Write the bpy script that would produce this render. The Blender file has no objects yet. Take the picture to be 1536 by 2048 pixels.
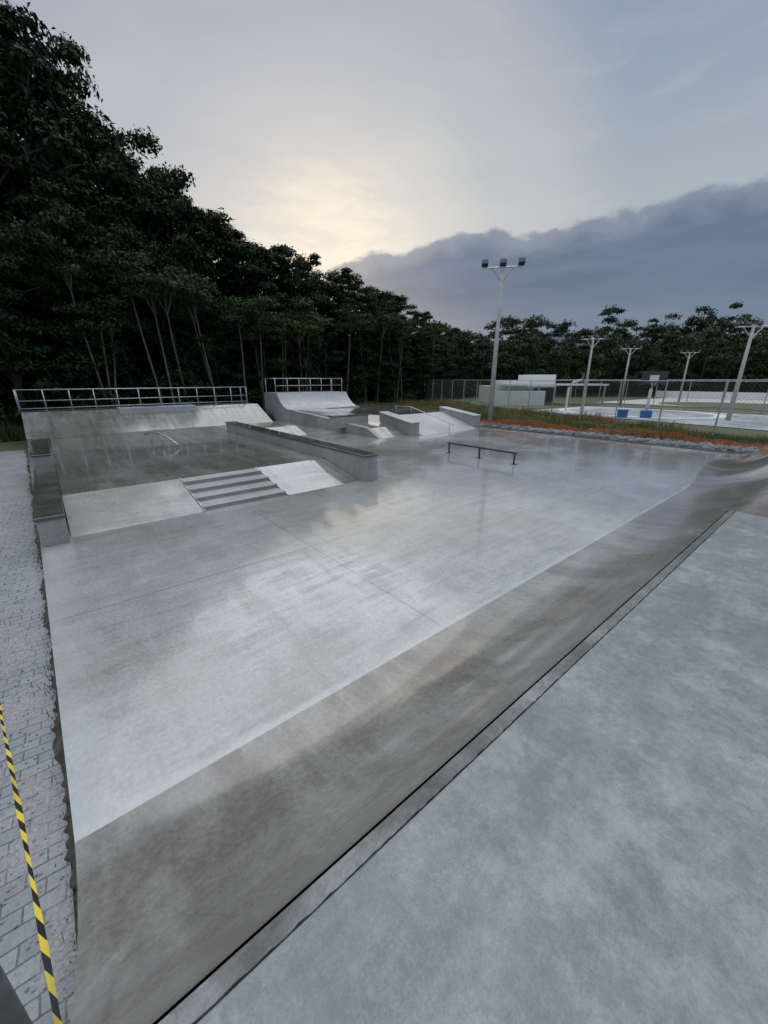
import bpy, math, random
import numpy as np
from mathutils import Vector
R=random.Random(7); rng=np.random.default_rng(11)
sc=bpy.context.scene
sc.view_settings.view_transform='Standard'; sc.view_settings.look='None'; sc.view_settings.exposure=0

# ------------------------------------------------------------------ node helpers
class NT:
    def __init__(s,nt): s.nt=nt; s.L=nt.links
    def n(s,t,**k):
        nd=s.nt.nodes.new(t)
        for a,b in k.items(): setattr(nd,a,b)
        return nd
    def put(s,inp,v):
        if isinstance(v,bpy.types.NodeSocket): s.L.new(v,inp)
        elif v is not None: inp.default_value=v
    def math(s,op,a,b=None,c=None,clamp=False):
        m=s.n('ShaderNodeMath',operation=op,use_clamp=clamp)
        s.put(m.inputs[0],a)
        if b is not None: s.put(m.inputs[1],b)
        if c is not None: s.put(m.inputs[2],c)
        return m.outputs[0]
    def ramp(s,f,stops,interp='LINEAR'):
        r=s.n('ShaderNodeValToRGB'); e=r.color_ramp; e.interpolation=interp
        while len(e.elements)<len(stops): e.elements.new(0.5)
        for i,(p,c) in enumerate(stops):
            e.elements[i].position=p
            if isinstance(c,(int,float)): c=(c,c,c)
            e.elements[i].color=(c[0],c[1],c[2],1)
        s.put(r.inputs[0],f); return r.outputs[0]
    def mix(s,f,a,b,mode='MIX'):
        m=s.n('ShaderNodeMix',data_type='RGBA',blend_type=mode)
        s.put(m.inputs[0],f)
        for i,v in ((6,a),(7,b)):
            if isinstance(v,(tuple,list)) and len(v)==3: v=(v[0],v[1],v[2],1)
            s.put(m.inputs[i],v)
        return m.outputs[2]
    def noise(s,vec,scale,detail=4,rough=.55,dist=0):
        t=s.n('ShaderNodeTexNoise'); s.put(t.inputs['Vector'],vec)
        t.inputs['Scale'].default_value=scale; t.inputs['Detail'].default_value=detail
        t.inputs['Roughness'].default_value=rough; t.inputs['Distortion'].default_value=dist
        return t.outputs[0]
    def mapping(s,vec,sc=(1,1,1),rot=(0,0,0),loc=(0,0,0)):
        m=s.n('ShaderNodeMapping'); s.put(m.inputs[0],vec)
        m.inputs['Scale'].default_value=sc; m.inputs['Rotation'].default_value=rot; m.inputs['Location'].default_value=loc
        return m.outputs[0]
def newmat(name):
    m=bpy.data.materials.new(name); m.use_nodes=True
    t=NT(m.node_tree); b=m.node_tree.nodes['Principled BSDF']
    return m,t,b
def objco(t): return t.n('ShaderNodeTexCoord').outputs['Object']

def simple(name,col,rough=.6,metal=0,var=.15,scale=8,bump=0.0):
    m,t,b=newmat(name); co=objco(t)
    n=t.noise(co,scale,5)
    d=tuple(c*(1-var) for c in col); l=tuple(min(1,c*(1+var)) for c in col)
    t.put(b.inputs['Base Color'],t.mix(t.ramp(n,[(.3,0),(.7,1)]),d,l))
    b.inputs['Roughness'].default_value=rough; b.inputs['Metallic'].default_value=metal
    if bump:
        bp=t.n('ShaderNodeBump'); bp.inputs['Strength'].default_value=bump; bp.inputs['Distance'].default_value=.02
        t.put(bp.inputs['Height'],t.noise(co,scale*4,4)); t.put(b.inputs['Normal'],bp.outputs[0])
    return m

def concrete(name,light,dark,brown,wet=.5,sx=.35,sy=2.6,joints=False,rlo=.2,rhi=.5,streak=.5,scr=False,bumps=.10,coat=.6,f1=.62,sfreq=1.3):
    m,t,b=newmat(name); co=objco(t)
    big=t.noise(co,.33,5,.6,.3)
    med=t.noise(co,1.6,7,.68,.2)
    fine=t.noise(co,22,5,.7)
    grit=t.noise(co,110,2,.6)
    s1=t.noise(t.mapping(co,(sx,sy,1)),sfreq,6,.66,.35)
    s2=t.noise(t.mapping(co,(sy,sx,1),loc=(3,7,0)),sfreq*.85,6,.66,.35)
    st=t.math('ADD',t.math('MULTIPLY',s1,f1),t.math('MULTIPLY',s2,1-f1))
    base=t.mix(t.ramp(med,[(.3,0),(.72,1)]),dark,light)
    base=t.mix(t.math('MULTIPLY',t.ramp(big,[(.42,0),(.64,1)]),.75),base,brown)
    base=t.mix(t.math('MULTIPLY',t.ramp(st,[(.42,1),(.54,0)]),streak),base,tuple(c*.62 for c in brown))
    base=t.mix(.6,base,t.ramp(fine,[(.3,.33),(.7,.67)]),'OVERLAY')
    base=t.mix(.4,base,t.ramp(grit,[(.25,.3),(.75,.7)]),'OVERLAY')
    pv=t.n('ShaderNodeTexVoronoi'); pv.inputs['Scale'].default_value=9; t.put(pv.inputs['Vector'],co)
    base=t.mix(t.math('MULTIPLY',t.ramp(pv.outputs['Distance'],[(.05,1),(.09,0)]),t.ramp(med,[(.5,0),(.6,.6)])),base,(.09,.09,.09))
    if scr: # worn patches and skid marks
        w=t.noise(co,2.6,10,.78,.0)
        base=t.mix(t.math('MULTIPLY',t.ramp(w,[(.49,0),(.60,1)]),.42),base,(.45,.49,.49))
        w3=t.noise(t.mapping(co,(1,1,1),loc=(5,2,0)),1.2,8,.72,.0)
        base=t.mix(t.math('MULTIPLY',t.ramp(w3,[(.46,0),(.62,1)]),.55),base,(.125,.148,.14))
        w2=t.noise(t.mapping(co,(9,.5,1),rot=(0,0,.35)),2.6,3,.6,.1)
        base=t.mix(t.math('MULTIPLY',t.ramp(w2,[(.68,0),(.75,1)]),.35),base,(.09,.09,.11))
    v=t.n('ShaderNodeTexVoronoi',feature='DISTANCE_TO_EDGE'); v.inputs['Scale'].default_value=.55
    t.put(v.inputs['Vector'],t.mix(.12,co,t.n('ShaderNodeTexNoise').outputs['Color']))
    crack=t.math('MULTIPLY',t.ramp(v.outputs[0],[(0,1),(.003,0)]),t.ramp(t.noise(co,.5,2),[(.5,0),(.6,.35)]))
    base=t.mix(crack,base,(.08,.08,.08))
    if joints:
        sep=t.n('ShaderNodeSeparateXYZ'); t.put(sep.inputs[0],co)
        def jl(o,off,per,w):
            f=t.math('FRACT',t.math('DIVIDE',t.math('ADD',o,off),per))
            d=t.math('MULTIPLY',t.math('ABSOLUTE',t.math('SUBTRACT',f,.5)),per)
            return t.math('LESS_THAN',d,w)
        j=t.math('MAXIMUM',jl(sep.outputs[0],-3.2+2.6,5.2,.008),jl(sep.outputs[1],-5.9+1.7,3.4,.008))
        base=t.mix(t.math('MULTIPLY',j,.6),base,(.07,.07,.07))
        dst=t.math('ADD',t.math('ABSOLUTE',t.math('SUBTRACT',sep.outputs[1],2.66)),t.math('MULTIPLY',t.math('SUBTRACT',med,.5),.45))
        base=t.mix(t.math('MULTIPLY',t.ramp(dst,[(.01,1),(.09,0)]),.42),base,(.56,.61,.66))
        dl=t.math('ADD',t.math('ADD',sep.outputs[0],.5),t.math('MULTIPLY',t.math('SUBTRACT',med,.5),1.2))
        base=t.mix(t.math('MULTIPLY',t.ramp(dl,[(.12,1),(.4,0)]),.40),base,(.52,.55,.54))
    t.put(b.inputs['Base Color'],base)
    wn=t.math('ADD',t.math('MULTIPLY',st,.55),t.math('MULTIPLY',big,.45))
    wm=t.ramp(wn,[(.50-.20*wet,0),(.60-.13*wet,1)])
    r=t.math('MULTIPLY_ADD',wm,rlo-rhi,rhi)
    r=t.math('ADD',r,t.math('MULTIPLY',t.math('SUBTRACT',fine,.5),.25),clamp=True)
    t.put(b.inputs['Roughness'],r)
    t.put(b.inputs['Coat Weight'],t.math('MULTIPLY',wm,coat))
    cr=t.math('MULTIPLY_ADD',med,.18,.0); t.put(b.inputs['Coat Roughness'],cr); b.inputs['Coat IOR'].default_value=1.45
    bp=t.n('ShaderNodeBump'); bp.inputs['Strength'].default_value=bumps; bp.inputs['Distance'].default_value=.006
    h=t.math('ADD',t.math('ADD',t.math('MULTIPLY',fine,.6),t.math('MULTIPLY',grit,.35)),t.math('MULTIPLY',s1,2.0))
    t.put(bp.inputs['Height'],h); t.put(b.inputs['Normal'],bp.outputs[0])
    return m

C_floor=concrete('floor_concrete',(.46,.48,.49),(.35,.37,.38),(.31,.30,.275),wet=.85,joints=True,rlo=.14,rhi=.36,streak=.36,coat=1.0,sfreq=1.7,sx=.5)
C_deck=concrete('deck_concrete',(.31,.35,.35),(.19,.225,.225),(.20,.22,.21),wet=.1,rlo=.35,rhi=.6,streak=.2,scr=True,coat=.15,bumps=.3)
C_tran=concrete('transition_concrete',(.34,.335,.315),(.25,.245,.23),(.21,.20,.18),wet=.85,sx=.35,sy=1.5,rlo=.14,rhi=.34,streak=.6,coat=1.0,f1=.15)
C_bank=concrete('bank_concrete',(.37,.375,.37),(.28,.285,.28),(.25,.245,.23),wet=.5,sx=.4,sy=2.2,rlo=.2,rhi=.42,streak=.35,coat=.5)
C_plat=concrete('platform_concrete',(.33,.33,.31),(.21,.21,.195),(.17,.163,.145),wet=.8,sx=.3,sy=3.4,rlo=.14,rhi=.36,streak=.7,coat=.8,f1=.35)
C_wall=concrete('wall_concrete',(.45,.47,.45),(.33,.35,.33),(.27,.28,.26),wet=.0,rlo=.4,rhi=.7,streak=.25,coat=0)
C_cap=concrete('cap_concrete',(.17,.17,.155),(.09,.09,.08),(.07,.068,.06),wet=.9,rlo=.14,rhi=.3,streak=.5,coat=.8)
C_pale=concrete('pale_concrete',(.52,.54,.56),(.43,.45,.47),(.37,.38,.39),wet=.3,rlo=.25,rhi=.5,streak=.2,coat=.3)
C_edge=concrete('edge_concrete',(.40,.43,.425),(.13,.135,.13),(.08,.08,.075),wet=.2,sx=1.5,sy=1.5,rlo=.4,rhi=.65,streak=.6,coat=0,bumps=.5)
M_gal=simple('galvanised_steel',(.50,.52,.53),.38,.7,.2,14)
M_dark=simple('dark_steel',(.07,.075,.08),.4,.5,.2,10)
M_pole=simple('precast_pole',(.42,.43,.42),.7,0,.15,3,.2)
M_white=simple('white_paint',(.78,.79,.80),.5,0,.06,2)
M_blue=simple('blue_padding',(.03,.13,.36),.5,0,.15,5)
M_orange=simple('orange_plastic',(.80,.15,.05),.5,0,.2,6)
M_soil=simple('damp_soil',(.075,.07,.055),.9,0,.5,9,.6)
M_rock=simple('crushed_stone',(.15,.17,.19),.75,0,.6,3,.3)
M_trunk=simple('bark',(.06,.055,.045),.9,0,.4,4,.4)
M_pale_trunk=simple('pale_bark',(.14,.13,.11),.9,0,.35,3,.3)
M_court=concrete('court_concrete',(.50,.54,.57),(.43,.47,.50),(.38,.41,.43),wet=.3,rlo=.3,rhi=.55,streak=.15,coat=.2)
M_sand=simple('pale_sand',(.55,.54,.50),.9,0,.12,1)

def leafmat(name,a,b_,c,scale=.35,rough=.65):
    m,t,b=newmat(name); co=objco(t)
    oi=t.n('ShaderNodeObjectInfo')
    n=t.noise(co,scale,3); g=t.n('ShaderNodeNewGeometry')
    col=t.mix(t.ramp(n,[(.38,0),(.62,1)]),a,b_)
    col=t.mix(t.math('MULTIPLY',g.outputs['Random Per Island'],.55),col,c)
    col=t.mix(t.math('MULTIPLY',oi.outputs['Random'],.45),col,tuple(x*.45 for x in a))
    t.put(b.inputs['Base Color'],col); b.inputs['Roughness'].default_value=rough
    b.inputs['Specular IOR Level'].default_value=.2
    return m
M_leaf=leafmat('foliage',(.014,.034,.013),(.032,.062,.020),(.026,.056,.028))
M_leaf2=leafmat('foliage_light',(.03,.06,.016),(.06,.10,.03),(.05,.09,.03))
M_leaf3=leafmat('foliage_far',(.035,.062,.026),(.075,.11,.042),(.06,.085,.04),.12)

def grassmat():
    m,t,b=newmat('grass_blades'); co=objco(t)
    g=t.n('ShaderNodeNewGeometry')
    n=t.noise(co,.28,3); n2=t.noise(co,1.1,3)
    col=t.mix(t.ramp(n2,[(.35,0),(.65,1)]),(.07,.12,.03),(.16,.20,.06))
    col=t.mix(t.ramp(n,[(.47,0),(.56,1)]),col,(.30,.18,.07))
    col=t.mix(t.math('MULTIPLY',g.outputs['Random Per Island'],.5),col,(.10,.14,.04))
    t.put(b.inputs['Base Color'],col); b.inputs['Roughness'].default_value=.7
    return m
M_grass=grassmat()
def groundmat():
    m,t,b=newmat('ground_grass'); co=objco(t)
    n=t.noise(co,.08,6,.6); n2=t.noise(co,3,6,.7)
    col=t.mix(t.ramp(n,[(.4,0),(.6,1)]),(.075,.105,.04),(.13,.14,.07))
    col=t.mix(t.ramp(n2,[(.4,0),(.7,.7)]),col,(.10,.08,.05))
    t.put(b.inputs['Base Color'],col); b.inputs['Roughness'].default_value=.9
    bp=t.n('ShaderNodeBump'); bp.inputs['Strength'].default_value=.6; bp.inputs['Distance'].default_value=.05
    t.put(bp.inputs['Height'],n2); t.put(b.inputs['Normal'],bp.outputs[0])
    return m
M_ground=groundmat()
def pavermat():
    m,t,b=newmat('paving_blocks'); co=objco(t)
    wob=t.noise(co,1.7,2)
    mp=t.mapping(co,(1,1,1),rot=(0,0,math.radians(3)))
    mp2=t.n('ShaderNodeVectorMath',operation='ADD'); t.put(mp2.inputs[0],mp)
    cx=t.n('ShaderNodeCombineXYZ'); t.put(cx.inputs[0],t.math('MULTIPLY',wob,.05)); t.put(cx.inputs[1],t.math('MULTIPLY',wob,.06)); t.put(mp2.inputs[1],cx.outputs[0])
    br=t.n('ShaderNodeTexBrick'); t.put(br.inputs['Vector'],mp2.outputs[0])
    br.inputs['Scale'].default_value=1; br.inputs['Brick Width'].default_value=.21; br.inputs['Row Height'].default_value=.105
    br.inputs['Mortar Size'].default_value=.006; br.inputs['Mortar Smooth'].default_value=.5
    br.inputs['Color1'].default_value=(.29,.32,.34,1); br.inputs['Color2'].default_value=(.22,.245,.265,1); br.inputs['Mortar'].default_value=(.10,.105,.11,1)
    n=t.noise(co,.9,7,.72,.4); f=t.noise(co,45,4,.7); med=t.noise(co,7,6,.7)
    mask=t.ramp(n,[(.49,0),(.58,1)])
    sand=t.mix(t.ramp(f,[(.35,0),(.7,1)]),(.22,.215,.215),(.42,.40,.395))
    col=t.mix(t.math('MULTIPLY',mask,.9),br.outputs['Color'],sand)
    col=t.mix(t.ramp(med,[(.45,0),(.75,.5)]),col,(.34,.33,.33))
    col=t.mix(.5,col,t.ramp(f,[(.3,.35),(.7,.65)]),'OVERLAY')
    t.put(b.inputs['Base Color'],col); b.inputs['Roughness'].default_value=.75
    bp=t.n('ShaderNodeBump'); bp.inputs['Strength'].default_value=.6; bp.inputs['Distance'].default_value=.01
    h=t.math('ADD',t.math('MULTIPLY',t.math('SUBTRACT',1,br.outputs['Fac']),t.math('SUBTRACT',1,mask)),t.math('MULTIPLY',f,.5))
    t.put(bp.inputs['Height'],h); t.put(b.inputs['Normal'],bp.outputs[0])
    return m
M_paver=pavermat()
def tapemat():
    m,t,b=newmat('caution_tape'); uv=t.n('ShaderNodeUVMap').outputs[0]
    sep=t.n('ShaderNodeSeparateXYZ'); t.put(sep.inputs[0],uv)
    v=t.math('FRACT',t.math('ADD',t.math('MULTIPLY',sep.outputs[1],1.0),t.math('MULTIPLY',sep.outputs[0],.45)))
    k=t.math('LESS_THAN',v,.5)
    t.put(b.inputs['Base Color'],t.mix(k,(.80,.62,.05),(.02,.02,.02))); b.inputs['Roughness'].default_value=.35
    return m
M_tape=tapemat()

# ------------------------------------------------------------------ mesh builder
class MB:
    def __init__(s): s.v=[]; s.f=[]; s.m=[]
    def add(s,vs,fs,mi=0):
        o=len(s.v); s.v+= [tuple(p) for p in vs]; s.f+=[tuple(i+o for i in f) for f in fs]; s.m+=[mi]*len(fs)
    def box(s,x0,x1,y0,y1,z0,z1,mi=0):
        s.add([(x0,y0,z0),(x1,y0,z0),(x1,y1,z0),(x0,y1,z0),(x0,y0,z1),(x1,y0,z1),(x1,y1,z1),(x0,y1,z1)],
              [(0,3,2,1),(4,5,6,7),(0,1,5,4),(1,2,6,5),(2,3,7,6),(3,0,4,7)],mi)
    def prismX(s,prof,x0,x1,mi=0,mt=None):
        n=len(prof); vs=[(x0,y,z) for y,z in prof]+[(x1,y,z) for y,z in prof]
        fs=[tuple(range(n)),tuple(range(2*n-1,n-1,-1))]
        ms=[mi,mi]
        for i in range(n):
            j=(i+1)%n; fs.append((i,i+n,j+n,j)); ms.append(mi if mt is None else mt[i])
        o=len(s.v); s.v+=vs; s.f+=[tuple(a+o for a in f) for f in fs]; s.m+=ms
    def tube(s,pts,r,mi=0,n=8,cap=True,r2=None):
        pts=[Vector(p) for p in pts]; k=len(pts); o=len(s.v)
        for i,p in enumerate(pts):
            d=(pts[min(i+1,k-1)]-pts[max(i-1,0)]).normalized()
            up=Vector((0,0,1)) if abs(d.z)<.9 else Vector((1,0,0))
            a=d.cross(up).normalized(); b=d.cross(a).normalized()
            rr=r if r2 is None else r+(r2-r)*i/(k-1)
            for j in range(n):
                t=2*math.pi*j/n; q=p+a*math.cos(t)*rr+b*math.sin(t)*rr; s.v.append(tuple(q))
        for i in range(k-1):
            for j in range(n):
                s.f.append((o+i*n+j,o+i*n+(j+1)%n,o+(i+1)*n+(j+1)%n,o+(i+1)*n+j)); s.m.append(mi)
        if cap:
            s.f.append(tuple(o+j for j in range(n))[::-1]); s.m.append(mi)
            s.f.append(tuple(o+(k-1)*n+j for j in range(n))); s.m.append(mi)
    def obj(s,name,mats,smooth=False,bevel=0,parent=None,loc=None):
        me=bpy.data.meshes.new(name); me.from_pydata(s.v,[],s.f); 
        for m in mats: me.materials.append(m)
        me.polygons.foreach_set('material_index',s.m)
        if smooth: me.polygons.foreach_set('use_smooth',[True]*len(s.f))
        me.update()
        import bmesh
        bm=bmesh.new(); bm.from_mesh(me); bmesh.ops.recalc_face_normals(bm,faces=bm.faces); bm.to_mesh(me); bm.free()
        o=bpy.data.objects.new(name,me); sc.collection.objects.link(o)
        if bevel:
            b=o.modifiers.new('bevel','BEVEL'); b.width=bevel; b.segments=2; b.limit_method='ANGLE'; b.angle_limit=math.radians(40)
        if parent: o.parent=parent
        if loc: o.location=loc
        return o
def quadmesh(name,V,mats,mi=None,smooth=False):
    n=len(V); me=bpy.data.meshes.new(name)
    me.vertices.add(n*4); me.vertices.foreach_set('co',V.reshape(-1).astype(np.float32))
    me.loops.add(n*4); me.loops.foreach_set('vertex_index',np.arange(n*4,dtype=np.int32))
    me.polygons.add(n); me.polygons.foreach_set('loop_start',np.arange(0,n*4,4,dtype=np.int32))
    me.polygons.foreach_set('loop_total',np.full(n,4,dtype=np.int32))
    for m in mats: me.materials.append(m)
    if mi is not None: me.polygons.foreach_set('material_index',mi.astype(np.int32))
    me.update(calc_edges=True); return me

# ------------------------------------------------------------------ ground
XL=-.45; XR=21.3
g=MB()
g.add([(-700,-700,-.14),(900,-700,-.14),(900,900,-.14),(-700,900,-.14)],[(0,1,2,3)]); g.obj('ground',[M_ground])
g=MB(); g.add([(-6,-6,-.13),(XL-.02,-6,-.13),(XL-.12,24,-.13),(-6,24,-.13)],[(0,1,2,3)]); g.obj('paved_path',[M_paver])
g=MB(); n=500; vs=[];fs=[]
for i in range(n):
    y=-3+27*i/(n-1); w=.015+.05*R.random()+.02*math.sin(y*2.1)+.02*math.sin(y*5.3)
    xe=XL-.15*max(0,y-2.64)/6.36 if y<9 else -.6-.4*(y-9)/14
    vs+=[(xe+.1,y,-.07),(xe-w*.4,y,-.085+.02*R.random()),(xe-w-.01,y,-.128)]
    if i: 
        a=3*(i-1); fs+=[(a,a+1,a+4,a+3),(a+1,a+2,a+5,a+4)]
g.add(vs,fs); g.obj('soil_edge',[M_soil])

# skatepark slab
g=MB()
g.add([(XL,2.64,0),(XR,2.64,0),(XR,31,0),(-1.0,31,0),(-1.0,23,0),(-.6,9,0)],[(0,1,2,3,4,5)])
g.add([(XL,2.64,0),(-.6,9,0),(-1,23,0),(XL,2.64,-.3),(-.6,9,-.3),(-1,23,-.3)],[(0,1,4,3),(1,2,5,4)],1)
g.add([(XR,2.64,0),(XR,31,0),(XR,31,-.3),(XR,2.64,-.3)],[(0,1,2,3)],1)
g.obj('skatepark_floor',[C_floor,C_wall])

# near quarter pipe : transition + deck
def sm(t): t=min(1,max(0,t)); return t*t*(3-2*t)
def yj(X): return 2.64+.5*sm((X-13)/5)
def rad(X):
    r=3.0
    return r+(2.15-r)*sm((X-14.3)/1.2)
LIP=.85
qp=bpy.data.objects.new('quarter_pipe',None); sc.collection.objects.link(qp)
g=MB(); xs=list(np.linspace(XL,6.9,30)); ny=22
TH=math.asin((2.64-LIP)/1.935)
prof=[(2.64-1.935*math.sin(TH*j/ny),1.935*(1-math.cos(TH*j/ny))) for j in range(ny+1)]
vs=[(X,y,z+.002) for X in xs for y,z in prof];fs=[]
for i in range(len(xs)-1):
    for j in range(ny):
        a=i*(ny+1)+j; fs.append((a,a+1,a+ny+2,a+ny+1))
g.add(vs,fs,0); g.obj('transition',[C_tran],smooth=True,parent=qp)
for nm,X in (('side_wall',XL),('end_wall',6.9)):
    g=MB(); vs=[];fs=[]
    for j,(Y,Z) in enumerate(prof):
        vs.append((X,Y,Z)); vs.append((X,Y,-.3))
        if j: k=2*j; fs.append((k-2,k-1,k+1,k))
    g.add(vs,fs); g.add([(X,LIP,1.2),(X,-5,1.2),(X,-5,-.3),(X,LIP,-.3)],[(0,1,2,3)])
    g.obj(nm,[C_wall],parent=qp)
g=MB(); g.box(XL+.001,6.899,-5,.775,.9,1.2); g.obj('deck',[C_deck],parent=qp,bevel=.008)
g=MB(); vs=[];fs=[]; n=300
for i in range(n+1):
    X=XL+(6.9-XL)*i/n; j1=R.uniform(-.003,.003); j2=R.uniform(-.003,.003)
    vs+=[(X,.780+j2,1.10),(X,.778+j2,1.203),(X,.812,1.209+j1),(X,.840,1.203),(X,.852,1.17)]
    if i:
        a=5*(i-1)
        for k in range(4): fs.append((a+k,a+k+1,a+k+6,a+k+5))
g.add(vs,fs); g.obj('edge_strip',[C_edge],parent=qp)

g=MB(); xs=list(np.linspace(6.9,24,90)); vs=[];fs=[]; ny=40
for X in xs:
    r=rad(X); Yj=yj(X)
    for j in range(ny+1):
        d=3.6*j/ny; 
        zt=1.12+.3*sm((X-8)/3)+.25*sm((X-14)/3)
        z=r-math.sqrt(max(0,r*r-d*d)) if d<r*.98 else 9
        z=min(z,zt)
        vs.append((X,Yj-d,z+.003))
for i in range(len(xs)-1):
    for j in range(ny):
        a=i*(ny+1)+j; fs.append((a,a+1,a+ny+2,a+ny+1))
g.add(vs,fs)
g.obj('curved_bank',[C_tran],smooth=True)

# raised platform with stairs and banks
pf=bpy.data.objects.new('stair_platform',None); sc.collection.objects.link(pf)
Y0,Y1,ZP=9.2,11.2,.40
g=MB()
g.box(-.14,6.8,Y1,23.4,-.1,ZP); g.box(6.8,10.7,20.6,23.4,-.1,ZP)
g.prismX([(19.3,0.003),(20.6,ZP),(20.6,-.1),(19.3,-.1)],7.29,10.7)
g.obj('platform',[C_plat],parent=pf)
g=MB(); g.prismX([(Y0,.004),(Y1,ZP+.003),(Y1,-.1),(Y0,-.1)],-.14,2.32); g.obj('bank_wide',[C_bank],parent=pf)
g=MB(); g.prismX([(Y0,.004),(Y1,ZP+.003),(Y1,-.1),(Y0,-.1)],4.42,6.2); g.obj('bank_narrow',[C_pale],parent=pf,bevel=.008)
g=MB(); g.prismX([(Y0+.05,.004),(Y1+.05,ZP),(Y1,-.1),(Y0,-.1)],6.21,6.8); g.obj('bank_side',[C_plat],parent=pf)
g=MB()
for i in range(4):
    g.box(2.33,4.41,Y0+.08+.5*i,Y1+.002,-.1 if i==0 else .1*i-.02,.1*(i+1)-(0 if i<3 else -.002))
g.obj('steps',[C_wall],parent=pf,bevel=.012)
g=MB()
for i in range(4): g.box(2.34,4.40,Y0+.07+.5*i,Y0+.12+.5*i,.1*(i+1)-.03,.1*(i+1)+.004)
g.obj('step_nosing',[C_pale],parent=pf,bevel=.008)
g=MB()
for x in (2.325,4.415):
    g.tube([(x,Y0-.02,.012),(x,Y1,ZP+.014)],.02,0,6)
g.obj('step_edging',[M_gal],parent=pf)

def ledge(name,x0,x1,y0,y1,zb,zt0,zt1,cap=C_cap,ov=.025,ct=.07):
    e=bpy.data.objects.new(name,None); sc.collection.objects.link(e)
    g=MB(); g.prismX([(y0,zb),(y0,zt0-ct),(y1,zt1-ct),(y1,zb)],x0,x1); g.obj('wall',[C_wall],parent=e,bevel=.01)
    g=MB(); g.prismX([(y0-ov,zt0-ct+.001),(y0-ov,zt0),(y1+ov,zt1),(y1+ov,zt1-ct+.001)],x0-ov,x1+ov); g.obj('cap',[cap],parent=e,bevel=.012)
ledge('hubba_ledge',6.82,7.28,8.97,20.6,-.1,.80,.86)
ledge('grind_ledge',-.57,-.17,8.95,14.4,-.1,.56,.60)
ledge('grind_ledge',-.60,-.19,14.5,18,-.1,.90,.92,ct=.05)
ledge('hubba_ledge',14.75,15.4,15.35,18.0,-.1,.70,1.12,cap=C_pale)
ledge('hubba_ledge',20.2,20.85,15.4,18.3,-.1,.78,1.16,cap=C_pale)

# back bank with railing
e=bpy.data.objects.new('bank_ramp',None); sc.collection.objects.link(e)
g=MB(); g.prismX([(23.3,ZP+.004),(25.5,1.4),(27.2,1.4),(27.2,-.1),(23.3,-.1)],-.95,10.6); g.obj('bank',[C_plat],parent=e)
g=MB(); g.box(2.9,6.7,24.95,25.9,1.15,1.47); g.obj('manual_pad',[C_pale],parent=e,bevel=.01)
def railing(name,p0,p1,h,n,mids=(.5,),r=.03):
    g=MB(); p0=Vector(p0);p1=Vector(p1)
    up=Vector((0,0,h))
    g.tube([p0+up,p1+up],r,0,8)
    for m in mids: g.tube([p0+up*m,p1+up*m],r*.8,0,6)
    for i in range(n):
        q=p0.lerp(p1,i/(n-1)); g.tube([q-Vector((0,0,.05)),q+up],r,0,8)
    return g
g=railing('x',(-1.0,25.9,1.4),(10.2,26.1,1.4),1.02,12,(.5,.15)); 
g.tube([(-1,25.9,2.42),(-1,27.1,2.42)],.03); g.tube([(-1,27.1,1.4),(-1,27.1,2.42)],.03)
g.tube([(10.2,26.1,2.42),(10.2,27.1,2.42)],.03); g.tube([(10.2,27.1,1.4),(10.2,27.1,2.42)],.03)
g.obj('metal_railing',[M_gal],smooth=True)

# far quarter pipe
e=bpy.data.objects.new('quarter_pipe',None); sc.collection.objects.link(e)
ZQ=.9; prof=[]
for j in range(13):
    th=math.asin(1.75/2.1)*j/12; prof.append((25.4+2.1*math.sin(th)*1.0,ZQ+.004+2.1*(1-math.cos(th))*1.0*(1.05/.94)*1.0))
top=prof[-1][1]
prof+=[(29.3,top),(29.3,-.1),(25.4,-.1)]
g=MB(); g.prismX(prof,12.8,18.8); g.obj('ramp',[C_pale],parent=e)
g=railing('x',(12.95,27.6,top),(18.7,27.6,top),1.0,7,(.5,)); 
for x in (12.95,18.7):
    g.tube([(x,27.6,top+1),(x,29.2,top+1)],.03); g.tube([(x,29.2,top),(x,29.2,top+1)],.03)
g.obj('metal_railing',[M_gal],smooth=True)
# funbox platform
e=bpy.data.objects.new('funbox',None); sc.collection.objects.link(e)
g=MB(); g.box(15.4,20.2,18,29.2,-.1,.85)
g.add([(13.05,16.7,.42),(14.75,16.7,.42),(15.4,18,.848),(15.4,25.4,.9),(13.05,25.4,.9)],[(0,1,2,3,4)])
g.add([(13.05,16.7,.42),(14.75,16.7,.42),(14.75,15.6,0.0),(13.05,15.6,0.0)],[(0,1,2,3)])
g.box(20.2,20.9,18.3,29.2,-.1,.85)
g.obj('platform',[C_plat],parent=e)
g=MB(); g.prismX([(15.6,0),(16.7,.45),(25.4,.93),(25.4,-.1),(15.6,-.1)],12.8,13.06); g.obj('side_wall',[C_wall],parent=e)
g=MB(); g.prismX([(15.1,.004),(18.0,.85),(18.0,-.1),(15.1,-.1)],15.4,20.2); g.obj('bank',[C_pale],parent=e)
ledge('grind_box',12.0,14.4,18.6,19.1,0.3,.98,.98,cap=C_cap)

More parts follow.
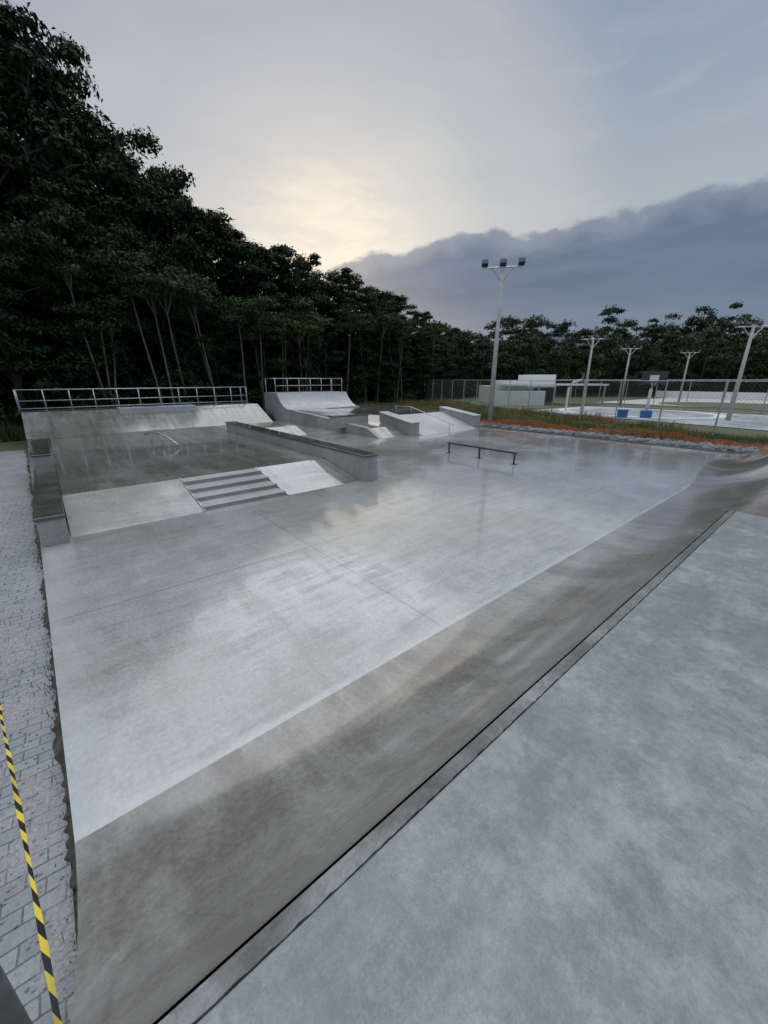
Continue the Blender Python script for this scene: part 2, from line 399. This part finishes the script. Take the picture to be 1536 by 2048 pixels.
def grind_rail(pts,legs,r=.03):
    g=MB(); g.tube(pts,r,0,10)
    for l in legs:
        g.tube([l[0],l[1]],.022,0,8)
    o=g.obj('grind_rail',[M_gal],smooth=True); return o
g=MB(); g.box(12.47,12.53,7.55,10.75,.37,.43)
for y in (7.62,9.15,10.68): g.box(12.475,12.525,y-.025,y+.025,0,.37); g.box(12.4,12.6,y-.1,y+.1,0.002,.012)
g.obj('grind_rail',[M_dark],bevel=.005)
arch=[(2.85+.75*t,18.6-2.0*t,ZP+.48-.9*(t-.35)**2) for t in np.linspace(0,1,12)]
grind_rail(arch,[((3.0,18.2,ZP),(3.0,18.2,ZP+.42)),((3.5,16.85,ZP),(3.5,16.85,ZP+.27)),((3.25,17.5,ZP),(3.25,17.5,ZP+.45))])
grind_rail([(17.3,19.6,1.25),(17.4,18.2,1.28),(17.95,15.3,.45),(17.97,15.1,.38)],[((17.3,19.4,.85),(17.3,19.4,1.25)),((17.4,18.1,.85),(17.4,18.1,1.27)),((17.93,15.4,0),(17.93,15.4,.48))],.025)

g=MB(); g.box(XR+.01,XR+.2,3.0,31,-.3,.06); g.obj('kerb',[C_cap],bevel=.01)

# ------------------------------------------------------------------ rocks, grass, weeds
ico=[(0,0,-1),(.72,-.53,-.45),(-.28,-.85,-.45),(-.89,0,-.45),(-.28,.85,-.45),(.72,.53,-.45),(.28,-.85,.45),(-.72,-.53,.45),(-.72,.53,.45),(.28,.85,.45),(.89,0,.45),(0,0,1)]
icf=[(0,1,2),(1,0,5),(0,2,3),(0,3,4),(0,4,5),(1,5,10),(2,1,6),(3,2,7),(4,3,8),(5,4,9),(1,10,6),(2,6,7),(3,7,8),(4,8,9),(5,9,10),(6,10,11),(7,6,11),(8,7,11),(9,8,11),(10,9,11)]
g=MB()
for i in range(3000):
    y=R.uniform(0,17.5); wd=1.6 if y<10 else .9
    x=XR+.3+abs(R.gauss(0,wd*.6)); s=R.uniform(.08,.20)
    z=-.1+R.uniform(0,.18)
    a=R.uniform(0,6.28); ca,sa=math.cos(a),math.sin(a); e3=(R.uniform(.6,1.3),R.uniform(.6,1.2),R.uniform(.5,.9))
    vs=[]
    for p in ico:
        q=(p[0]*e3[0]*s*R.uniform(.75,1.2),p[1]*e3[1]*s*R.uniform(.75,1.2),p[2]*e3[2]*s)
        vs.append((x+q[0]*ca-q[1]*sa,y+q[0]*sa+q[1]*ca,z+q[2]))
    g.add(vs,icf)
g.obj('stone_border',[M_rock])

def fence_x(y): return 25.5+(y-3.3)*.4545
def blades(name,n,fn,mat,hmin,hmax,w=.02):
    P=np.array([fn() for _ in range(n)]); h=rng.uniform(hmin,hmax,n)*P[:,2]
    a=rng.uniform(0,6.28,n); dx,dy=np.cos(a)*w,np.sin(a)*w
    l=rng.normal(0,.3,(n,2))*h[:,None]
    V=np.zeros((n,4,3)); z0=-.14
    V[:,0]=np.stack([P[:,0]-dx,P[:,1]-dy,np.full(n,z0)],1); V[:,1]=np.stack([P[:,0]+dx,P[:,1]+dy,np.full(n,z0)],1)
    V[:,2]=np.stack([P[:,0]+dx*.3+l[:,0],P[:,1]+dy*.3+l[:,1],z0+h],1); V[:,3]=np.stack([P[:,0]-dx*.3+l[:,0],P[:,1]-dy*.3+l[:,1],z0+h],1)
    me=quadmesh(name,V,[mat]); o=bpy.data.objects.new(name,me); sc.collection.objects.link(o)
def f1():
    y=R.uniform(-3,42); x0=22.6 if y<18 else 21.8; x=R.uniform(x0,fence_x(y)+2.5); 
    return (x,y,.45+.9*max(0,math.sin(x*.9+y*.35)*math.sin(y*.5+1.3)))
blades('grass',60000,f1,M_grass,.12,.6,.022)
def f2():
    return (R.uniform(-9,23),R.uniform(27.6,32.5),R.uniform(.6,1.5))
blades('weeds',16000,f2,M_leaf2,.2,.7,.04)
def f3():
    y=R.uniform(1.5,24); xe=XL-.15*max(0,y-2.64)/6.36 if y<9 else -.6-.4*(y-9)/14
    k=math.sin(y*3.1)+math.sin(y*1.3+2)
    return (xe-.03-abs(R.gauss(0,.05)),y,.3+.9*max(0,k)*.5)
blades('edge_weeds',1500,f3,M_leaf2,.03,.12,.004)
g=MB()
for i in range(1500):
    y=R.uniform(0,14); x=-.55-abs(R.gauss(0,.5))-.03*y; s=R.uniform(.003,.011)
    vs=[(x+p[0]*s*R.uniform(.7,1.3),y+p[1]*s*R.uniform(.7,1.3),-.126+p[2]*s*.7+s*.4) for p in ico]
    g.add(vs,icf)
g.obj('loose_grit',[simple('grit',(.3,.3,.3),.8,0,.5,30)])

# orange safety mesh
g=MB()
def mesh_strip(pts,h,nz,step):
    L=[Vector(p) for p in pts]; tot=sum((L[i+1]-L[i]).length for i in range(len(L)-1)); n=int(tot/step)
    def at(d):
        for i in range(len(L)-1):
            l=(L[i+1]-L[i]).length
            if d<=l or i==len(L)-2: return L[i].lerp(L[i+1],min(1,d/l))
            d-=l
    cols=[]
    for i in range(n+1):
        q=at(tot*i/n); hh=h*(.75+.25*math.sin(i*.13)+.1*math.sin(i*.5)); sway=.12*math.sin(i*.21)
        cols.append([q+Vector((sway*k/nz,0,hh*k/nz)) for k in range(nz+1)])
    for i in range(n+1):
        g.tube([cols[i][0],cols[i][-1]],.009,0,3,False)
        if i<n:
            for k in range(nz+1): g.tube([cols[i][k],cols[i+1][k]],.014,0,3,False)
mesh_strip([(23.6,-2,0),(22.9,5,0),(22.7,11,.05),(21.9,15,.05),(21.8,27,0),(17,31.2,.05)],.48,5,.14)
g.obj('orange_safety_mesh',[M_orange])

def chain_fence(p0,p1,h,post=3.0,step=.22,r=.005):
    g=MB(); p0=Vector(p0);p1=Vector(p1); L=(p1-p0).length; d=(p1-p0)/L; n=int(L/post)
    for i in range(n+1):
        q=p0+d*(L*i/n); g.tube([q,q+Vector((0,0,h))],.04,0,8)
    g.tube([p0+Vector((0,0,h)),p1+Vector((0,0,h))],.022,0,6)
    g.tube([p0+Vector((0,0,.08)),p1+Vector((0,0,.08))],.012,0,4)
    k=-h
    while k<L:
        a=max(0,k); b=min(L,k+h)
        g.tube([p0+d*a+Vector((0,0,a-k)),p0+d*b+Vector((0,0,b-k))],r,1,3,False)
        g.tube([p0+d*a+Vector((0,0,h-(a-k))),p0+d*b+Vector((0,0,h-(b-k)))],r,1,3,False)
        k+=step
    g.obj('chain_link_fence',[M_gal,simple('fence_wire',(.22,.23,.23),.5,.4,.1,3)])
chain_fence((23.5,-1.1,-.14),(44.5,45.1,-.14),2.95,step=.16,r=.0035)
chain_fence((50,-6,-.14),(52,27,-.14),3.0,step=.4)
chain_fence((44.5,45.1,-.14),(60,42,-.14),2.95,step=.4)

# ------------------------------------------------------------------ floodlight poles
def flood(x,y,H,r0,r1,arm,n,ang,head=.34):
    e=bpy.data.objects.new('floodlight_pole',None); sc.collection.objects.link(e); e.location=(x,y,-.14)
    g=MB(); g.tube([(0,0,0),(0,0,H)],r0,0,14,True,r1); g.obj('pole',[M_pole],smooth=True,parent=e)
    ca,sa=math.cos(ang),math.sin(ang); P=lambda u,v,z:(u*ca-v*sa,u*sa+v*ca,z)
    g=MB(); g.tube([P(-arm,0,H+.02),P(arm,0,H+.02)],.05,0,6)
    g.tube([P(0,0,H-.75),P(-arm*.55,0,H)],.04,0,6); g.tube([P(0,0,H-.75),P(arm*.55,0,H)],.04,0,6)
    g.obj('crossarm',[M_gal],parent=e)
    g=MB()
    for i in range(n):
        u=-arm+.1+(2*arm-.2)*i/(n-1); s=head
        g.tube([P(u,0,H),P(u,0,H+s*.5)],.02,0,6)
        vs=[]
        for (a,b,c) in [(-1,-.5,-.2),(1,-.5,-.2),(1,.35,-.75),(-1,.35,-.75),(-1,-.15,.75),(1,-.15,.75),(1,.55,.35),(-1,.55,.35)]:
            vs.append(P(u+a*s*.55,b*s,H+s*.8+c*s*.7))
        g.add(vs,[(0,1,2,3),(4,7,6,5),(0,4,5,1),(1,5,6,2),(3,2,6,7),(0,3,7,4)])
    g.obj('lamps',[M_dark],parent=e)
flood(22.45,15.8,9.3,.18,.09,1.15,3,math.radians(-50))
flood(40,6.5,6.6,.17,.09,1.1,4,math.radians(-60),.26)
flood(38.6,17,6.4,.14,.075,1.0,4,math.radians(-60),.24)
flood(54,19.3,6.4,.15,.08,1.1,4,math.radians(-60),.26)
flood(68,16.9,6.4,.15,.08,1.1,4,math.radians(-60),.26)

# ------------------------------------------------------------------ sports area
def poly(name,pts,z,mat):
    g=MB(); g.add([(x,y,z) for x,y in pts],[tuple(range(len(pts)))]); return g.obj(name,[mat])
poly('basketball_court',[(32,-8),(48,-8),(49.5,21),(37,22)],-.10,M_court)
poly('sand_court',[(56,-5),(82,-5),(82,22),(58,24)],-.10,M_sand)
M_lawn=simple('lawn',(.10,.16,.055),.9,0,.3,.8,.3)
poly('lawn',[(32,22.4),(38,22.4),(56,24),(60,50),(44,44)],-.12,M_lawn)
m_=simple('olive_turf',(.13,.14,.09),.9,0,.2,.8)
poly('turf_circle',[(64+7*math.cos(a),9+9*math.sin(a)) for a in np.linspace(0,6.28,48)[:-1]],-.09,m_)
def ring(name,cx,cy,rx,ry,w,z,mat):
    g=MB(); n=64; vs=[];fs=[]
    for i in range(n):
        a=2*math.pi*i/n; vs+=[(cx+rx*math.cos(a),cy+ry*math.sin(a),z),(cx+(rx+w)*math.cos(a),cy+(ry+w)*math.sin(a),z)]
        b=2*((i+1)%n); fs.append((2*i,2*i+1,b+1,b))
    g.add(vs,fs); g.obj(name,[mat])
ring('curved_path',43,14,5,6,.9,-.085,M_white)
e=bpy.data.objects.new('service_building',None); sc.collection.objects.link(e)
g=MB(); g.box(0,8.5,0,6,0,2.2); g.box(5,8.5,.5,4.5,2.2,3.6); g.box(0,4.8,-.02,.6,2.2,2.9); g.obj('walls',[M_white],parent=e,bevel=.02)
g=MB(); g.box(1,13.5,-3.2,-.2,2.3,2.5); 
g.obj('canopy_roof',[M_white],parent=e)
g=MB()
for x in (1.3,5,9,13.2): g.box(x-.08,x+.08,-3.0,-2.84,0,2.3)
g.obj('canopy_posts',[M_gal],parent=e)
g=MB()
for k in range(9): g.box(-1,5.5,-3.8,-3.72,.02+k*.19,.17+k*.19)
g.box(-1,5.5,-3.69,-3.6,0,1.7)
g.obj('louvred_wall',[M_white],parent=e)
g=MB(); g.box(5.6,8.2,-.12,-.02,.2,2.0); g.obj('dark_door_panel',[M_dark],parent=e)  # dark panel on the solid wall stands in for a shaded doorway
e.location=(44.5,31.5,-.14); e.rotation_euler=(0,0,math.radians(-38))
g=MB(); g.box(82,82.3,-15,24,-.14,1.0); g.obj('boundary_wall',[M_white])

def hoop(x,y,ang,base):
    e=bpy.data.objects.new('basketball_hoop',None); sc.collection.objects.link(e); e.location=(x,y,-.1); e.rotation_euler=(0,0,ang)
    g=MB(); g.tube([(0,0,0),(0,0,2.2),(.35,0,2.75),(1.1,0,2.95)],.11,0,10); g.obj('post',[M_white],smooth=True,parent=e)
    g=MB(); g.box(1.1,1.15,-.85,.85,2.6,3.6,0); g.box(1.152,1.16,-.3,.3,2.85,3.3,1); g.obj('backboard',[M_dark,M_white],parent=e)
    g=MB()
    pts=[(1.45+.23*math.cos(a),.23*math.sin(a),2.9) for a in np.linspace(0,6.283,17)]; g.tube(pts,.015,0,6,False)
    for i in range(12):
        a=i*.5236; g.tube([(1.45+.23*math.cos(a),.23*math.sin(a),2.9),(1.45+.13*math.cos(a+.3),.13*math.sin(a+.3),2.5)],.006,1,3,False)
    g.obj('rim_and_net',[M_orange,M_white],parent=e)
    if base:
        g=MB(); g.box(-.5,.5,-.4,.4,0,.55); g.obj('padding',[M_blue],parent=e,bevel=.05)
hoop(38,11.5,math.radians(200),True)
hoop(39.5,19,math.radians(-60),False)
g=MB(); g.box(36.3,37.0,12.5,13.1,-.1,.45); g.box(36.25,37.05,12.45,13.15,.45,.52); g.obj('blue_bin',[M_blue],bevel=.04)

# ------------------------------------------------------------------ caution tape & post
g=MB(); g.tube([(-.50,1.29,-.14),(-.50,1.29,1.75)],.034,0,14); g.obj('guard_post',[simple('grey_green_paint',(.12,.14,.135),.5,.2,.2,10)],smooth=True)
A=Vector((-.375,1.0,.80)); B=Vector((-1.14,6.3,.24)); n=160; vs=[];fs=[]
d=(B-A).normalized(); s=d.cross(Vector((0,0,1))).normalized(); u=s.cross(d)
for i in range(n+1):
    t=i/n; p=A.lerp(B,t); p.z-=.12*math.sin(math.pi*t); tw=.6*math.sin(t*14)+.4*math.sin(t*31)
    o=(s*math.cos(tw)+u*math.sin(tw))*(.012+.004*math.sin(t*23))
    vs+=[tuple(p-o),tuple(p+o)]
    if i: fs.append((2*i-2,2*i-1,2*i+1,2*i))
me=bpy.data.meshes.new('tape'); me.from_pydata(vs,[],fs); uvl=me.uv_layers.new(name='UVMap')
L=(B-A).length
for pl in me.polygons:
    for li in pl.loop_indices:
        vi=me.loops[li].vertex_index; uvl.data[li].uv=(vi%2,(vi//2)/n*L/.18)
me.materials.append(M_tape); o=bpy.data.objects.new('caution_tape',me); sc.collection.objects.link(o)
g=MB(); g.tube([(-1.14,6.3,-.14),(-1.14,6.3,.5)],.02,0,8); g.obj('tape_stake',[M_gal])

# ------------------------------------------------------------------ trees
def leaves(C,rad_,n,size):
    k=len(C); idx=rng.integers(0,k,n); d=rng.normal(0,1,(n,3)); d/=np.linalg.norm(d,axis=1)[:,None]
    d[:,2]=np.where(d[:,2]<-.3,-d[:,2]*.6,d[:,2])
    rr=rng.uniform(.35,1.12,n)[:,None]*rad_[idx][:,None]
    P=C[idx]+d*rr*np.array([1,1,.7])
    nrm=d*.6+rng.normal(0,.6,(n,3))+np.array([0,0,.3]); nrm/=np.linalg.norm(nrm,axis=1)[:,None]
    a=np.cross(nrm,rng.normal(0,1,(n,3))); a/=np.linalg.norm(a,axis=1)[:,None]; b=np.cross(nrm,a)
    s=(size*rng.uniform(.5,1.4,n))[:,None]
    V=np.stack([P-a*s,P-b*s*.45,P+a*s,P+b*s*.45],1); V[:,0,2]-=s[:,0]*.2; V[:,2,2]-=s[:,0]*.3
    return V
def tube_quads(pts,r0,r1,n=6):
    g=MB(); g.tube(pts,r0,0,n,False,r1); v=np.array(g.v); return np.array([[v[i] for i in f] for f in g.f])
def make_tree(i,H=16,spread=4.2,low=.25,nl=6500,size=.24,dens=42,mat=M_leaf,tm=M_trunk,cr=(.8,1.7)):
    lean=rng.normal(0,.5,2)
    tops=np.array([lean[0],lean[1],H*.72])
    tp=[(0,0,-.3),(lean[0]*.2,lean[1]*.2,H*.25),(lean[0]*.7,lean[1]*.7,H*.5),tuple(tops)]
    Q=[tube_quads(tp,.24,.08,8)]
    C=[];r=[]
    for c in range(dens):
        z=rng.uniform(low,1)**.85
        w=spread*math.sin(math.pi*min(1,(z-low*.6)/(1.08-low*.6)))**.6*rng.uniform(.25,1.1)
        a=rng.uniform(0,6.28); q=np.array([lean[0]*z+math.cos(a)*w,lean[1]*z+math.sin(a)*w,H*z-.4])
        C.append(q); r.append(rng.uniform(*cr)*(1.1-.35*z))
        if c%3==0:
            zb=max(.15,z-.18); s=np.array([lean[0]*zb,lean[1]*zb,H*min(zb,.7)])
            mid=(s+q)/2+np.array([0,0,.5]); Q.append(tube_quads([tuple(s),tuple(mid),tuple(q)],.07,.02,5))
    T=np.concatenate(Q); Lf=leaves(np.array(C),np.array(r),nl,size)
    V=np.concatenate([T,Lf]); mi=np.concatenate([np.zeros(len(T)),np.ones(len(Lf))])
    return quadmesh('tree_mesh%d'%i,V,[tm,mat],mi)
variants=[make_tree(i,16,rng.uniform(3.4,4.6),.1+.08*(i%3),16000,.150,62,cr=(.6,1.5)) for i in range(6)]
variants.append(make_tree(6,16,3.8,.45,5000,.19,30,M_leaf,M_trunk,(.5,1.0)))   # sparse crown
variants.append(make_tree(7,16,3.6,.15,13000,.15,50,M_leaf2,M_trunk))
tab=np.array([(-40,30,19),(-15,30,20.5),(4,31,19.8),(8,33,19.6),(11,33,18.4),(14,33,17.0),(16,34,15.6),(20,36,15.1),(23,38,13.8),(28.4,41,14.3),(32,44,13.4),(36,48,13.6),(43,55,12.8),(47,62,10.8),(52,70,11.5)])
def DH(a): return np.interp(a,tab[:,0],tab[:,1]),np.interp(a,tab[:,0],tab[:,2])
def put(mesh,name,x,y,sx,sz):
    o=bpy.data.objects.new(name,mesh); sc.collection.objects.link(o); o.location=(x,y,-.14)
    o.rotation_euler=(0,0,R.uniform(0,6.28)); o.scale=(sx,sx,sz); return o
for row,(dd,hs) in enumerate([(0,.72),(4.0,1.0),(8.0,1.03),(12,1.0)]):
    a=-32+row*1.5
    while a<51:
        d,H=DH(a); dist=d+dd+R.uniform(-1,1)+1.8
        need=2.9+(H-2.9)*(dist/d)
        h=need*hs*R.uniform(.84,1.04)*(.92 if row==0 else .97)
        x=dist*math.sin(math.radians(a)); y=dist*math.cos(math.radians(a))
        s=h/16
        k=R.choice([0,1,2,3,4,5,0,1,2,3,4,5,6,7]) if row<2 else R.randrange(6)
        put(variants[k],'broadleaf_tree',x,y,max(.7,min(1.2,s*1.05))*R.uniform(.85,1.15),s)
        a+=math.degrees(3.1/dist)*R.uniform(.8,1.2)
slim=[]
for i in range(4):
    H=9; Q=[]; lx=rng.uniform(-2.2,2.2); 
    Q.append(tube_quads([(0,0,-.3),(lx*.3,.1,3),(lx*.7,.2,6),(lx,.2,H)],.085,.035,6))
    C=np.array([[lx+rng.normal(0,.8),rng.normal(0,.8),H+rng.uniform(-.8,.8)] for _ in range(7)])
    for c in C: Q.append(tube_quads([(lx*.85,.2,H*.85),tuple((np.array([lx,.2,H*.95])+c)/2),tuple(c)],.03,.012,4))
    T=np.concatenate(Q); Lf=leaves(C,np.full(7,.9),1600,.13)
    slim.append(quadmesh('slim_mesh%d'%i,np.concatenate([T,Lf]),[M_pale_trunk,M_leaf2],np.concatenate([np.zeros(len(T)),np.ones(len(Lf))])))
for i in range(26):
    a=R.uniform(4,48); d,H=DH(a); d-=R.uniform(0,1.2)
    put(R.choice(slim),'slender_tree',d*math.sin(math.radians(a)),d*math.cos(math.radians(a)),1,R.uniform(.7,1.05))
C=[];r=[]
for i in range(1500):
    a=R.uniform(-32,52); d,H=DH(a); dep=R.uniform(-.6,9)
    hmax=(3.2+2.6*math.sin(a*.55)+1.6*math.sin(a*1.7+1))*(.45 if dep<.5 else 1)+1.2
    dist=d+dep
    C.append((dist*math.sin(math.radians(a)),dist*math.cos(math.radians(a)),R.uniform(0,1)**1.2*max(.9,hmax))); r.append(R.uniform(.6,1.4))
me=quadmesh('forest_undergrowth',leaves(np.array(C),np.array(r),150000,.15),[M_leaf]); o=bpy.data.objects.new('forest_undergrowth',me); sc.collection.objects.link(o)

tab2=np.array([(45,66,11),(50,72,12.5),(55,76,13.5),(60,80,12.5),(63,82,12.3),(66,85,13.5),(68.3,88,15.2),(73,90,14.6),(77,92,15.6),(80,95,14.5),(83,97,13.5),(100,100,14),(115,100,14)])
C=[];r=[];T=[]
for row in range(3):
    a=45+row
    while a<112:
        d=np.interp(a,tab2[:,0],tab2[:,1])+row*6; H=np.interp(a,tab2[:,0],tab2[:,2])*(d/(d-row*6))*R.uniform(.78,1.04)*(.8 if row==0 else 1)
        x=d*math.sin(math.radians(a)); y=d*math.cos(math.radians(a)); w=R.uniform(2.2,4)
        T.append(tube_quads([(x,y,-.3),(x+R.uniform(-.5,.5),y,H*.75)],.2,.08,5))
        for k in range(22):
            z=R.uniform(.06,.95); ww=w*math.sin(math.pi*min(1,z*.9+.05))**.5*R.uniform(.2,1); b=R.uniform(0,6.28)
            C.append((x+ww*math.cos(b),y+ww*math.sin(b),z*H)); r.append(R.uniform(.8,1.7))
        a+=math.degrees(2.9/d)*R.uniform(.75,1.3)
T=np.concatenate(T); Lf=leaves(np.array(C),np.array(r),270000,.26)
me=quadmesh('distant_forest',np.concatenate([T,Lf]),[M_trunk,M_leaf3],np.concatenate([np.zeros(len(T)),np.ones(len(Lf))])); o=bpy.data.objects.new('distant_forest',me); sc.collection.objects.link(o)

M_backdrop=simple('dark_forest_backdrop',(.016,.027,.016),.95,0,.5,.4,.8)  # added dark backdrop, closes gaps between trees with painted forest shade
g=MB(); vs=[];fs=[]; az=np.linspace(-45,112,120)
for i,a in enumerate(az):
    if a<48: d,H=DH(a); 
    else: d=np.interp(a,tab2[:,0],tab2[:,1]); H=np.interp(a,tab2[:,0],tab2[:,2])
    d+=15
    for j,(dd,hh) in enumerate([(0,-.02),(2,.48),(6,.8),(14,.85),(40,.75)]):
        h=H*hh*(1+.08*math.sin(i*.9)+.06*math.sin(i*2.3+j)); dist=d+dd
        vs.append((dist*math.sin(math.radians(a)),dist*math.cos(math.radians(a)),h-.2))
for i in range(len(az)-1):
    for j in range(4):
        a=i*5+j; fs.append((a,a+1,a+6,a+5))
g.add(vs,fs); g.obj('dark_forest_backdrop',[M_backdrop],smooth=True)
g=MB(); vs=[];fs=[]; n=60
for i in range(n):
    a=50+45*i/(n-1); h=106*math.exp(-((a-61.5)/5)**2)+70*math.exp(-((a-72)/9)**2)+3*math.sin(i*.7)+2*math.sin(i*1.9)
    for j,(d,k) in enumerate([(1150,0),(1250,1)]):
        vs.append((d*math.sin(math.radians(a)),d*math.cos(math.radians(a)),h*k))
    if i: fs.append((2*i-2,2*i-1,2*i+1,2*i))
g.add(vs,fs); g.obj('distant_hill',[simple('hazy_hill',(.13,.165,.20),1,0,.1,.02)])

# ------------------------------------------------------------------ world
w=bpy.data.worlds.new('World'); sc.world=w; w.use_nodes=True
t=NT(w.node_tree); bg=w.node_tree.nodes['Background']
gen=t.n('ShaderNodeTexCoord').outputs['Generated']
sep=t.n('ShaderNodeSeparateXYZ'); t.put(sep.inputs[0],gen); X,Y,Z=sep.outputs
el=t.math('MAXIMUM',Z,0)
def dot(v):
    d=t.n('ShaderNodeVectorMath',operation='DOT_PRODUCT'); t.put(d.inputs[0],gen); d.inputs[1].default_value=v; return d.outputs['Value']
base=t.ramp(el,[(0,(.42,.46,.49)),(.25,(.43,.47,.50)),(.42,(.32,.375,.455)),(.58,(.24,.30,.41)),(.70,(.62,.68,.78)),(1,(1.55,1.62,1.72))])  # overhead sky, out of view, brightened to light the floor
cm=t.mapping(gen,(1,1,4.5))
n1=t.noise(cm,2.2,7,.55,.5); n2=t.noise(cm,6,8,.6,.4)
gd=Vector((math.sin(math.radians(33)),math.cos(math.radians(33)),.23)).normalized()
gl=dot(tuple(gd))
glow=t.ramp(gl,[(.82,0),(.93,.38),(.985,.8),(1,1)],'EASE')
base=t.mix(t.math('MULTIPLY',glow,.9),base,(.78,.74,.67))
pk=dot(tuple(Vector((math.sin(math.radians(14)),math.cos(math.radians(14)),.62)).normalized()))
base=t.mix(t.math('MULTIPLY',t.ramp(pk,[(.85,0),(1,1)],'EASE'),.25),base,(.45,.44,.52))
hot=t.ramp(gl,[(.972,0),(.997,1)],'EASE')
base=t.mix(t.math('MULTIPLY',hot,t.ramp(n2,[(.42,.2),(.62,.8)])),base,(1.0,.88,.70))
base=t.mix(t.math('MULTIPLY',t.ramp(n1,[(.42,0),(.68,1)]),.28),base,t.mix(.5,base,(.30,.34,.42)))
base=t.mix(t.math('MULTIPLY',t.ramp(n2,[(.5,0),(.75,1)]),.16),base,(.62,.60,.60))
a=dot((.819,-.574,0))
hb=t.ramp(t.math('MULTIPLY_ADD',a,.5,.5),[(.42,0),(.480,.235),(.52,.258),(.60,.282),(.80,.300),(.92,.270),(1,.25)])
puff=t.noise(t.mapping(gen,(1,1,1.7)),9,8,.58,.2)
puff2=t.noise(gen,3.0,3,.5)
edge=t.math('ADD',t.math('SUBTRACT',hb,Z),t.math('ADD',t.math('MULTIPLY',t.math('SUBTRACT',puff,.5),.085),t.math('MULTIPLY',t.math('SUBTRACT',puff2,.5),.04)))
mask=t.ramp(edge,[(0,0),(.013,.85),(.05,1)],'EASE')
bk=t.noise(t.mapping(gen,(1,1,5)),3.2,6,.55,.3)
bank=t.mix(t.ramp(bk,[(.35,0),(.65,1)]),(.098,.138,.222),(.145,.19,.285))
bank=t.mix(t.ramp(edge,[(.0,.7),(.05,0)]),bank,(.24,.28,.36))
bank=t.mix(t.ramp(Z,[(.07,.55),(.19,0)]),bank,(.19,.24,.33))
col=t.mix(mask,base,bank)
sky=t.n('ShaderNodeTexSky',sky_type='NISHITA'); sky.sun_disc=False; sky.sun_elevation=math.radians(6); sky.sun_rotation=math.radians(31)
skyc=t.mix(1.0,sky.outputs[0],(.010,.010,.010),'MULTIPLY')
tot=t.mix(1.0,col,skyc,'ADD')
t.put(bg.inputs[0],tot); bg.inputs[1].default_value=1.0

l=bpy.data.lights.new('sun','SUN'); l.energy=.6; l.angle=math.radians(50); l.color=(1,.96,.92)
so=bpy.data.objects.new('sun',l); sc.collection.objects.link(so)
d=Vector((math.sin(math.radians(31))*math.cos(math.radians(50)),math.cos(math.radians(31))*math.cos(math.radians(50)),math.sin(math.radians(50))))
so.rotation_euler=d.to_track_quat('Z','Y').to_euler()

# ------------------------------------------------------------------ camera
cam=bpy.data.cameras.new('camera'); co=bpy.data.objects.new('camera',cam); sc.collection.objects.link(co)
cam.sensor_fit='VERTICAL'; cam.sensor_height=24; cam.lens=24*780/2048; cam.clip_start=.05; cam.clip_end=4000
co.location=(0,0,2.9); co.rotation_euler=(math.radians(90-18.8),0,math.radians(-40))
sc.camera=co
